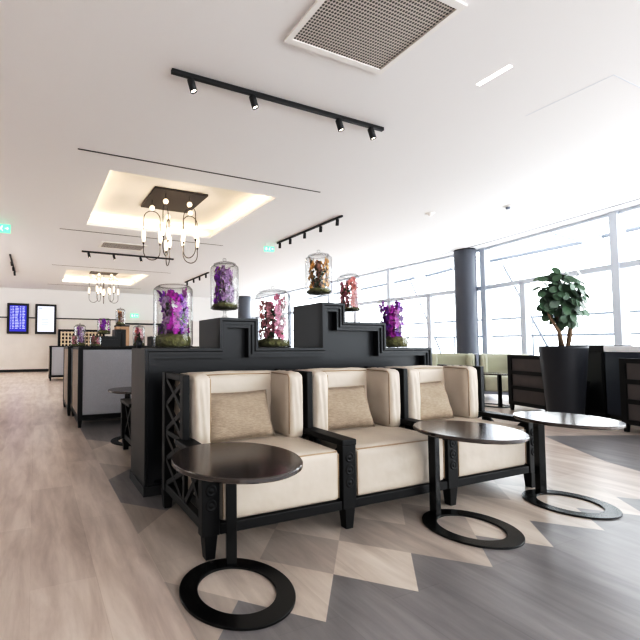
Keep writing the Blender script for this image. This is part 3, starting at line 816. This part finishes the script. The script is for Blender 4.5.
track((1.025, 3.165), (3.41, 3.175), (.075, .33, .75, .93), 'long black ceiling track with four spots nearest the camera')
track((5.05, 5.65), (5.05, 7.76), (.06, .28, .52, .76, .95), 'black ceiling track with five spots right of the exit sign')
track((5.09, 11.8), (5.09, 14.0), (.1, .35, .6, .9), 'short distant ceiling track above the left end flower jar')
track((1.03, 10.3), (3.42, 10.32), (.07, .33, .62), 'black ceiling track between the two lit coffers')
track((-.625, 11.4), (-.625, 14.2), (.3, .6, .9), 'far left ceiling track seen nearly end-on')

# ------------------------------------------------------------------ ceiling vents, lights, signs
def vent(x0, x1, y0, y1, label):
    t = empty('ceiling_vent', ((x0+x1)/2, (y0+y1)/2, CZ), 0, label, 'vent', None)
    w, d = (x1-x0)/2, (y1-y0)/2
    m = MB()
    for b in ((-w, w, -d, -d+.045), (-w, w, d-.045, d), (-w, -w+.045, -d+.045, d-.045), (w-.045, w, -d+.045, d-.045)): m.box(*b, -.018, .0)
    m.build('frame', M['whitemetal'], t)
    m = MB(); m.box(-w+.045, w-.045, -d+.045, d-.045, -.008, -.001); m.build('grille', M['grille'], t)
vent(1.715, 2.69, 1.76, 2.52, 'large square perforated air vent in white frame on the ceiling')
vent(1.35, 2.4, 9.15, 9.75, 'small distant ceiling vent between the two lit coffers')
m = MB(); m.box(3.603, 3.645, 2.03, 2.3, CZ-.004, CZ-.0005); tag(m.build('linear_light', M['led2']), 'short glowing linear slot light in the ceiling', 'light')
for (x, y, n, l, ct) in [(7.285, 4.2, 'sprinkler_head', 'small sprinkler head on the ceiling near the windows', 'sprinkler'), (6.4, 4.96, 'smoke_detector', 'round white smoke detector on the ceiling', 'detector')]:
    t = empty(n, (x, y, CZ), 0, l, ct)
    m = MB(); m.lathe([(.075, 0), (.075, -.012), (.055, -.02), (0, -.022)], 24); m.build('base_plate', M['whitemetal'], t)
    m = MB(); m.lathe([(.035, -.02), (.03, -.05), (0, -.055)], 16); m.build('sensor', M['extmetal'] if n[0] == 's' and n[1] == 'p' else M['whitemetal'], t)
def exit_sign(loc, rz, label, s=1):
    t = empty('exit_sign', loc, rz, label, 'sign', 'green emergency exit signs')
    m = MB(); m.box(-.2*s, .2*s, -.02, .02, -.2*s, 0, .004); m.build('panel', M['exit'], t)
    m = MB(); y = -.024
    m.box(-.15*s, -.09*s, y, -.02, -.15*s, -.05*s)
    m.sphere((.02*s, y, -.05*s), .014*s, 8); m.bar((.02*s, y, -.065*s), (-.0*s, y, -.11*s), .004, .022*s, up=(1, 0, 0))
    m.bar((0, y, -.11*s), (.035*s, y, -.165*s), .004, .014*s, up=(1, 0, 0)); m.bar((0, y, -.11*s), (-.04*s, y, -.15*s), .004, .014*s, up=(1, 0, 0))
    m.bar((.02*s, y, -.075*s), (-.03*s, y, -.085*s), .004, .012*s); m.bar((.08*s, y, -.1*s), (.15*s, y, -.1*s), .004, .016*s)
    m.bar((.12*s, y, -.07*s), (.155*s, y, -.1*s), .004, .014*s); m.bar((.12*s, y, -.13*s), (.155*s, y, -.1*s), .004, .014*s)
    m.build('running_figure', M['exit_w'], t)
    m = MB(); m.bar((-.1*s, 0, 0), (-.1*s, 0, .06), .01); m.bar((.1*s, 0, 0), (.1*s, 0, .06), .01); m.build('hanger', M['whitemetal'], t)
exit_sign((4.95, 7.95, CZ-.06), -.2, 'green running-figure exit sign hanging at the end of the ceiling track', .6)
exit_sign((-.62, 8.4, CZ-.06), 0, 'green running-figure exit sign at the far left edge of the ceiling', .8)
exit_sign((4.1, 17.9, 2.5), 0, 'tiny distant green exit sign near the back wall', .9)

# ------------------------------------------------------------------ right-hand group
def slat_chair(loc, rz, label):
    """lounge chair seen from behind: local back plane x=0, runs along y, seat toward +x"""
    t = empty('lounge_chair', loc, rz, label, 'lounge chair', 'dark slatted lounge chairs on the right')
    W, Hh = .66, .93
    fr = MB()
    for y in (0, W): fr.box(-.0, .06, y-.035, y+.035, .09, Hh, .003)
    for z in (.13, .39, .64, Hh-.03): fr.box(.003, .055, .03, W-.03, z-.03, z+.03)
    fr.box(.05, .7, -.03, .03, .1, .16); fr.box(.05, .7, W-.03, W+.03, .1, .16); fr.box(.66, .7, .03, W-.03, .1, .16)
    fr.box(.05, .7, -.04, .04, .50, .54); fr.box(.05, .7, W-.04, W+.04, .50, .54); fr.box(.64, .7, -.03, .03, .16, .50); fr.box(.64, .7, W-.03, W+.03, .16, .50)
    fr.build('frame', M['wood'], t)
    for z0, z1 in ((.155, .365), (.415, .615), (.665, Hh-.055)):
        p = MB(); p.box(.02, .04, .03, W-.03, z0, z1); p.build('back_slat', M['brownslat'], t)
    p = MB(); p.cushion(.06, .68, .05, W-.05, .16, .45, .03, .01, n=6); p.build('seat', M['greenleather'], t)
    p = MB(); p.cushion(.055, .2, .05, W-.05, .42, .9, .03, .01, n=6); p.build('backrest', M['greenleather'], t)
    for x in (.03, .67):
        for y in (0, W):
            l = MB(); l.taper(x, y, 0, .1, .035, .05); l.build('leg', M['wood'], t)
rr = math.radians(-17)
def row(s, off=0):   # along the group axis from chair 1's near end
    return (7.22+math.sin(-rr)*s+math.cos(rr)*off, 3.53+math.cos(rr)*s+math.sin(rr)*off, 0)
slat_chair((7.27, 3.74, 0), rr, 'dark lounge chair with three brown back slats left of the big planter')
slat_chair((6.92-math.sin(-rr)*.66, 2.72-math.cos(rr)*.66, 0), rr, 'dark slatted lounge chair cut off by the right edge of the photo')

t = empty('potted_tree', (6.92, 3.34, 0), 0, 'tall round-leaved tree in a tapered dark planter by the windows', 'potted tree')
m = MB(); m.lathe([(0, 0), (.185, 0), (.192, .02), (.268, 1.05), (.275, 1.085), (.255, 1.085), (.247, 1.03), (0, 1.03)], 48); m.build('planter', M['planter'], t)
m = MB(); m.lathe([(0, 1.05), (.15, 1.045), (.247, 1.032)], 32); m.build('soil', M['soil'], t)
rd = random.Random(9)
tr = []
for (bx, by, tx, ty, th) in [(-.03, -.02, -.2, .07, 1.6), (.02, .03, .02, .06, 1.8), (.05, -.03, .1, -.05, 1.7), (0, -.05, .06, -.10, 1.5)]:
    m = MB(); m.tube([(bx, by, 1.03), (bx*1.3+tx*.25, by*1.3+ty*.25, 1.03+(th-1.03)*.45), (tx*.8, ty*.8, 1.03+(th-1.03)*.8), (tx, ty, th)], [.026, .022, .018, .012], 8)
    m.build('trunk', M['trunk'], t)
m = MB()
def leaf(mb, c, nrm, r, d):
    n = Vector(nrm).normalized(); d = Vector(d); d = (d-n*d.dot(n)).normalized(); s = n.cross(d)
    k = 10; rim = []
    for i in range(k):
        a = 2*PI*i/k; rim.append(mb.b.verts.new(c+d*(math.cos(a)*r*1.15)+s*(math.sin(a)*r*.9)-n*(.06*r*math.cos(2*a)+.03*r)))
    ce = mb.b.verts.new(c+n*.02*r)
    for i in range(k):
        f_ = mb.b.faces.new([ce, rim[i], rim[(i+1) % k]]); f_.smooth = True
cr = Matrix.Rotation(0, 3, 'Z')
R_ = Vector((.923, -.385, 0)); V_ = Vector((.385, .923, 0))    # across the view / away from it: crown is wider across
spots = []
for i in range(230):
    # crown: irregular ellipsoid with a bitten lower left
    while True:
        u, v, w_ = rd.uniform(-1, 1), rd.uniform(-1, 1), rd.uniform(-1, 1)
        if u*u+v*v+w_*w_ <= 1 and not (w_ < -.35 and abs(u+.1) > .75): break
    spots.append((u*.27+.03, v*.25, 1.74+w_*.40))
for (u, z) in [(-.50, 2.18), (-.40, 2.22), (-.52, 1.93), (-.44, 2.05), (-.16, 2.33), (.02, 2.30), (.12, 2.31), (.27, 2.28), (.30, 2.18), (-.08, 2.38), (.33, 2.05), (-.38, 1.72), (-.46, 1.74), (.38, 1.62), (.30, 1.5), (.22, 1.42)]:
    spots.append((u*.66+.03, rd.uniform(-.1, .1), 1.74+(z-1.84)*.86))
for (u, v, z) in spots:
    c_ = R_*u+V_*v+Vector((0, 0, z))
    out = R_*u+V_*v+Vector((0, 0, (z-1.75)*.5))
    nn = Vector((rd.uniform(-.6, .3), rd.uniform(-1.1, -.1), rd.uniform(.0, .7)))+out*1.2
    leaf(m, c_, nn, rd.uniform(.05, .07), out+Vector((0, 0, -.1)))
for (u, v, z) in spots[-16:]:
    c_ = R_*u+V_*v+Vector((0, 0, z)); m.tube([R_*u*.4+Vector((0, 0, z-.22)), c_], .005, 4)
m.build('foliage', M['leaf'], t)

# low dark units behind the planter
def unit(loc, rz, L, D, Hh, label, body, top):
    t = empty('low_cabinet', loc, rz, label, 'cabinet')
    m = MB(); m.box(0, D, 0, L, .06, Hh-.09, .004); m.build('body', body, t)
    m = MB(); m.box(.03, D-.03, .02, L-.02, 0, .06); m.build('plinth', M['black'], t)
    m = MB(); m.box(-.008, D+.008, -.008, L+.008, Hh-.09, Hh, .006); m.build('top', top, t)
    for k in range(2):
        m = MB(); m.box(-.014, 0, .02+k*L/2, L/2-.02+k*L/2, .1, Hh-.12, .003); m.build('door', body, t)
bl = row(-.62, 1.0)
unit((7.962, 3.336, 0), rr, .55, .5, 1.10, 'narrow charcoal low cabinet just right of the big planter', M['dark'], M['dark'])
unit((7.962+math.sin(rr)*2.07, 3.336-math.cos(rr)*2.07, 0), rr, 2.05, .5, 1.085, 'dark low cabinet, window reflection modelled as a white top slab, behind the right-edge lounge chair', M['slate'], M['white'])  # white top slab stands in for a band of reflected window light

# ------------------------------------------------------------------ lights and world
w = bpy.data.worlds.new('World'); SC.world = w; w.use_nodes = True
nt = w.node_tree; bg = nt.nodes['Background']
bg.inputs[0].default_value = (.93, .965, 1.0, 1)
# overcast sky above, lower half brightened to lift the ceiling
_tc = nt.nodes.new('ShaderNodeTexCoord'); _sx = nt.nodes.new('ShaderNodeSeparateXYZ'); _mr = nt.nodes.new('ShaderNodeMapRange')
nt.links.new(_tc.outputs['Generated'], _sx.inputs[0]); nt.links.new(_sx.outputs['Z'], _mr.inputs['Value'])
_mr.inputs['From Min'].default_value = -.12; _mr.inputs['From Max'].default_value = .12
_mr.inputs['To Min'].default_value = 5.6; _mr.inputs['To Max'].default_value = 5.0
nt.links.new(_mr.outputs[0], bg.inputs[1])

def area(name, loc, rot, sx, sy, e, col=(1, 1, 1), portal=False):
    l = bpy.data.lights.new(name, 'AREA'); l.shape = 'RECTANGLE'; l.size = sx; l.size_y = sy; l.energy = e; l.color = col
    if portal: l.cycles.is_portal = True
    o = bpy.data.objects.new(name, l); COL.objects.link(o); o.location = loc; o.rotation_euler = rot; return o
# portals in the glazed bays and the unseen fill-light openings left and rear
for a, b in zip(bays, bays[1:]):
    mx, my = (a[0]+b[0])/2+.12, (a[1]+b[1])/2
    d = Vector((a[0]-b[0], a[1]-b[1], 0)); L_ = d.length; n = Vector((-d.y, d.x, 0)).normalized()   # toward the room (-X)
    q = (-n).to_track_quat('Z', 'Y') if False else n.to_track_quat('-Z', 'Z')
    o = area('window_portal', (mx, my, CZ/2), (0, 0, 0), L_, CZ, 1, portal=True); o.rotation_euler = q.to_euler()
o = area('side_portal', (LX-.15, (BY+WY)/2, CZ/2), (0, 0, 0), WY-BY, CZ, 1, portal=True); o.rotation_euler = Vector((1, 0, 0)).to_track_quat('-Z', 'Z').to_euler()
o = area('rear_portal', ((LX+6.8)/2, BY-.05, CZ/2), (0, 0, 0), 6.8-LX, CZ, 1, portal=True)
o.rotation_euler = Vector((0, 1, 0)).to_track_quat('-Z', 'Z').to_euler()
for k, (x, y) in enumerate([(2.19, 6.7), (2.2, 14.4)]):
    l = bpy.data.lights.new('coffer_glow', 'POINT'); l.energy = 22; l.color = (1, .84, .64); l.shadow_soft_size = .12
    o = bpy.data.objects.new('coffer_glow', l); COL.objects.link(o); o.location = (x, y, 2.85)
for (x, y, e) in [(-3, 8, 110), (-3, 13, 130), (0, 10.5, 80), (0, 15.5, 140), (5, 13, 110), (-2.5, 3.5, 60)]:  # added fill lamps without fixtures, brightening the left and far areas
    l = bpy.data.lights.new('fill_spot', 'SPOT'); l.energy = e*1.2; l.color = (1, .94, .88); l.spot_size = 2.4; l.spot_blend = 1; l.shadow_soft_size = .12
    o = bpy.data.objects.new('fill_spot', l); COL.objects.link(o); o.location = (x, y, CZ-.05)

# ------------------------------------------------------------------ camera (level-ish, shifted lens)
cd = bpy.data.cameras.new('camera'); cam = bpy.data.objects.new('camera', cd); COL.objects.link(cam)
cam.location = (0, 0, 1.1); cam.rotation_euler = (PI/2+.0461, 0, -.397)
cd.sensor_width = 36; cd.lens = 404.5/640*36; cd.shift_x = (320-204.5)/640; cd.shift_y = (326.3-320)/640
cd.clip_start = .05; cd.clip_end = 300
SC.camera = cam
SC.view_settings.view_transform = 'Standard'; SC.view_settings.look = 'None'
SC.view_settings.exposure = .26; SC.view_settings.gamma = 1
SC.view_settings.use_curve_mapping = True
_cm = SC.view_settings.curve_mapping; _c = _cm.curves[3]
_c.points.new(.10, .055); _c.points.new(.5, .53); _cm.update()
SC.cycles.max_bounces = 8; SC.cycles.diffuse_bounces = 5; SC.cycles.transparent_max_bounces = 24
SC.cycles.caustics_reflective = False; SC.cycles.caustics_refractive = False
SC.cycles.sample_clamp_indirect = 4
try: SC.cycles.use_denoising = True; SC.cycles.denoiser = 'OPENIMAGEDENOISE'
except Exception: pass
